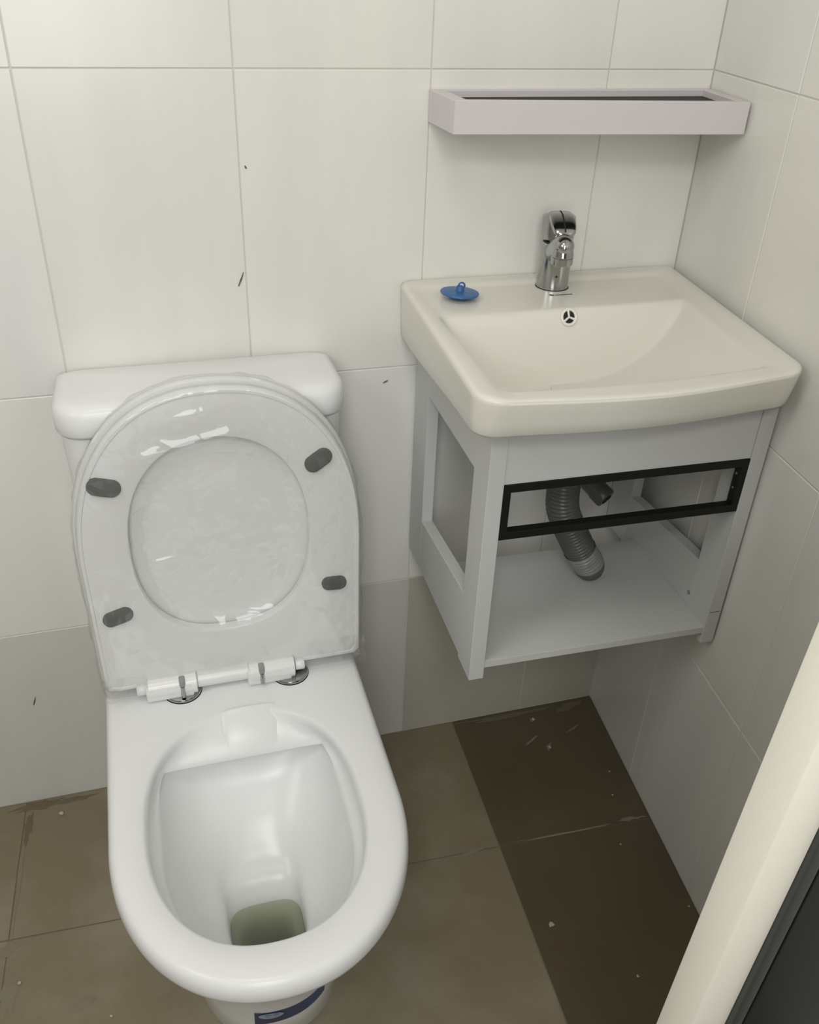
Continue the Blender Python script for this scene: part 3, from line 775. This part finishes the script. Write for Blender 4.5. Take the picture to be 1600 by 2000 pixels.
new_obj('lever_groove', loft([pad(q[0], 0.0012, q[2]+q[3]-0.0006, 0.0010) for q in lv[1:7]], sm=60), m_hole, hnd)
new_obj('index_dot', lathe(Z3*0.021 + hd*0.0224, hd, [(0, 0.0016), (0.0010, 0.0014), (0.0012, 0.0003)], 12), m_hole, faucet)
new_obj('handle_gap', tube([Z3*0.0635, Z3*0.0665], 0.0196, 40), m_hole, faucet)

# ------------------------------------------------------------------ blue plug on the ledge
px, py = -0.3800, -0.0750
pz = top_z(px, py) + 0.0004
plug = new_obj('sink_plug', lathe((0, 0, 0), (0.05, 0.03, 1), [(0.0005, 0.006), (0.0005, 0.014), (0.0025, 0.0155), (0.0045, 0.0160), (0.0060, 0.0262), (0.0072, 0.0270), (0.0082, 0.0266), (0.0092, 0.0225), (0.0098, 0.0160), (0.0100, 0.0080), (0.0104, 0.0062), (0.0145, 0.0052), (0.0165, 0.0046), (0.0170, 0.0020)], 44), m_blue)
plug.location = (px, py, pz + 0.0006)
tag(plug, 'blue rubber sink plug lying on the basin ledge left of the tap', 'plug')
new_obj('pull_ring', torus((0.003, 0.001, 0.0165), (0.2, 1, 0), 0.0042, 0.0012, 20, 8), m_blue, plug)

# ------------------------------------------------------------------ drain hose and valve behind the cabinet
hose_root = empty('drain_hose', (-0.168, -0.192, 0.4845))
tag(hose_root, 'grey corrugated drain hose hanging from the basin onto the cabinet shelf', 'hose')
def bez(a, b, c, d_, t):
    return a*(1-t)**3 + b*3*t*(1-t)**2 + c*3*t*t*(1-t) + d_*t**3
HP = [Vector(p) for p in ((-0.236, -0.192, 0.770), (-0.240, -0.192, 0.700), (-0.2395, -0.192, 0.660), (-0.236, -0.192, 0.625), (-0.221, -0.192, 0.590), (-0.205, -0.192, 0.560), (-0.190, -0.192, 0.533), (-0.178, -0.192, 0.515), (-0.172, -0.192, 0.502), (-0.169, -0.192, 0.4925))]
def spline(Pn, n):
    out = []
    for i in range(len(Pn)-1):
        p0, p1, p2, p3 = Pn[max(i-1, 0)], Pn[i], Pn[i+1], Pn[min(i+2, len(Pn)-1)]
        for k in range(n):
            t = k/n; out.append(0.5*((2*p1) + (p2-p0)*t + (2*p0-5*p1+4*p2-p3)*t*t + (3*p1-p0-3*p2+p3)*t**3))
    out.append(Pn[-1]); return out
sp_ = spline(HP, 24)
# resample by arc length
L = [0]
for i in range(1, len(sp_)): L.append(L[-1] + (sp_[i]-sp_[i-1]).length)
def at_len(s):
    for i in range(1, len(L)):
        if L[i] >= s: return sp_[i-1].lerp(sp_[i], (s-L[i-1])/(L[i]-L[i-1]+1e-9))
    return sp_[-1]
steps = int(L[-1]/0.0012); pts = []; rad = []
for i in range(steps+1):
    s = i*0.0012; pts.append(at_len(s) - hose_root.location)
    ph = (s % 0.0062)/0.0062
    rib = math.sin(2*PI*ph)
    amp = 0.0012
    end = smooth01((L[-1]-s)/0.012)
    if s < 0.13: amp = 0.0002 if s < 0.06 else 0.0011
    if L[-1]-s < 0.045: amp = 0.0006
    rad.append((0.0238 + amp*rib)*(0.80+0.20*end))
new_obj('corrugated_tube', tube(pts, rad, 30, 180), m_hose, hose_root)
kk = [i for i in range(len(pts)) if L[-1]-0.058 < i*0.0012 < L[-1]-0.018]
new_obj('tape_band', tube([pts[i] for i in kk], [rad[i]+0.0008+0.0003*math.sin(i*1.7) for i in kk], 30, 180, caps=False), m_tape, hose_root)
new_obj('drain_nut', lathe((-0.068, 0, 0.262), (0, 0, 1), [(0, 0.027), (0.002, 0.0285), (0.020, 0.0285), (0.024, 0.022), (0.040, 0.022)], 36), m_hose, hose_root)

valve = empty('wall_pipe_stub', (-0.120, 0, 0.640))
tag(valve, 'short open metal pipe stub poking from the back wall inside the cabinet', 'pipe')
q0 = Vector((-0.150, -0.0005, 0.612)); q1 = Vector((-0.143, -0.040, 0.610)); q2 = Vector((-0.128, -0.100, 0.603)); q3 = Vector((-0.1085, -0.140, 0.5785))
R_ = valve.location
pa = Vector((-0.152, -0.060, 0.628)); pb = Vector((-0.118, -0.100, 0.577))
dirv = Vector((0.030, -0.050, -0.028)).normalized()
new_obj('pipe_arm', tube([Vector((-0.160, -0.0010, 0.608))-R_, Vector((-0.158, -0.040, 0.608))-R_, Vector((-0.148, -0.052, 0.603))-R_], 0.0125, 24), m_hose, valve)
p_s = Vector((-0.148, -0.048, 0.604)); p_e = p_s + dirv*0.078
new_obj('sleeve', lathe(p_s-R_, dirv, [(0, 0.012), (0.004, 0.0160), (0.052, 0.0165), (0.056, 0.0180), (0.074, 0.0180), (0.077, 0.0165), (0.0775, 0.0100)], 32), m_hose, valve)
new_obj('bore', lathe(p_e-R_-dirv*0.0004, dirv, [(0, 0.0098), (0.0012, 0.0098), (0.0014, 0.002)], 28), m_hole, valve)
new_obj('wall_flange', lathe(Vector((-0.160, -0.0006, 0.608))-R_, (0, -1, 0), [(0, 0.024), (0.002, 0.024), (0.006, 0.016)], 32), m_steel, valve)

# ------------------------------------------------------------------ wall shelf over the basin
shf = empty('wall_shelf', (-0.2, 0, 1.13))
tag(shf, 'shallow pale lilac-white wall shelf tray mounted above the tap', 'shelf')
def sfoot(u, t, g=0.0):   # u 0..1 left to right, t 0..1 wall to front
    bl_, br_ = Vector((-0.4135, -0.0008)), Vector((-0.0040, -0.0008))
    fl_, fr_ = Vector((-0.4075, -0.0890)), Vector((-0.0150, -0.1200))
    return (bl_*(1-u)+br_*u)*(1-t) + (fl_*(1-u)+fr_*u)*t
def sboard(u0, u1, t0, t1, z0, z1, bev=0.0008):
    c = [sfoot(u0, t1), sfoot(u1, t1), sfoot(u1, t0), sfoot(u0, t0)]
    return hexa([(p.x+0.2, p.y, z0-1.13) for p in c] + [(p.x+0.2, p.y, z1-1.13) for p in c], bev, 1)
Z0, Z1 = 1.1300, 1.1690
new_obj('back_board', sboard(0, 1, 0, 0.11, Z0, Z1), m_shelf, shf)
new_obj('front_board', sboard(0, 1, 0.90, 1.0, Z0, Z1), m_shelf, shf)
new_obj('side_board', sboard(0, 0.045, 0.11, 0.90, Z0, Z1), m_shelf, shf)
new_obj('side_board', sboard(0.965, 1, 0.11, 0.90, Z0, Z1), m_shelf, shf)
new_obj('slot_shade_floor', sboard(0.045, 0.965, 0.11, 0.90, Z1-0.0116, Z1-0.0082, 0), m_shelfdk, shf)  # dark sheet painted as the shadowed gap behind the front board

# ------------------------------------------------------------------ crumbs of plaster on the floor
def crumb(r, seed):
    bm = bmesh.new(); bmesh.ops.create_icosphere(bm, subdivisions=2, radius=r)
    rr = random.Random(seed)
    for v_ in bm.verts:
        k = 0.75 + 0.5*noise.noise(v_.co*260 + Vector((seed, 0, 0))); v_.co *= k; v_.co.z *= 0.6
    zmin = min(v_.co.z for v_ in bm.verts)
    for v_ in bm.verts: v_.co.z -= zmin
    me = bpy.data.meshes.new('crumb'); bm.to_mesh(me); bm.free(); return me
for x, y, r, lab in ((-0.290, -0.462, 0.0058, 'largest plaster crumb, in the middle of the brown floor tile'),
                     (-0.195, -0.575, 0.0030, 'plaster crumb on the brown tile nearest the bottom edge of the photo'),
                     (-0.143, -0.036, 0.0042, 'whitish plaster crumb close to the back wall under the cabinet'),
                     (-0.140, -0.113, 0.0034, 'plaster crumb among the cement smears under the cabinet'),
                     (-0.053, -0.198, 0.0026, 'tiny plaster crumb near the right wall on the far brown tile'),
                     (-0.073, -0.250, 0.0022, 'dull speck just behind the brown tile joint by the right wall'),
                     (-0.109, -0.352, 0.0022, 'tiny crumb just in front of the joint between the two brown tiles'),
                     (-0.055, -0.490, 0.0024, 'tiny crumb at the foot of the right wall near the door jamb'),
                     (-1.050, -0.042, 0.0050, 'flat pale crumb by the back wall left of the toilet'),
                     (-1.100, -0.345, 0.0036, 'pale crumb on the left floor joint beside the toilet'),
                     (-0.970, -0.430, 0.0030, 'small pale crumb on the taupe tile left of the toilet rim')):
    o = new_obj('plaster_crumb', crumb(r, int(abs(x)*1000)), m_crumb); o.location = (x, y, 0.0004)
    tag(o, lab, 'crumb', 'plaster crumbs on the floor')

# added ceiling lamp body, unseen above the frame, to go with the top fill
cl = empty('added_ceiling_lamp', (-0.95, -0.85, ZC)); tag(cl, 'added round white ceiling lamp, unseen above the middle of the room', 'lamp')
new_obj('added_lamp_base', lathe((0, 0, 0), (0, 0, -1), [(0, 0.15), (0.003, 0.15), (0.006, 0.13)], 40), m_white, cl)
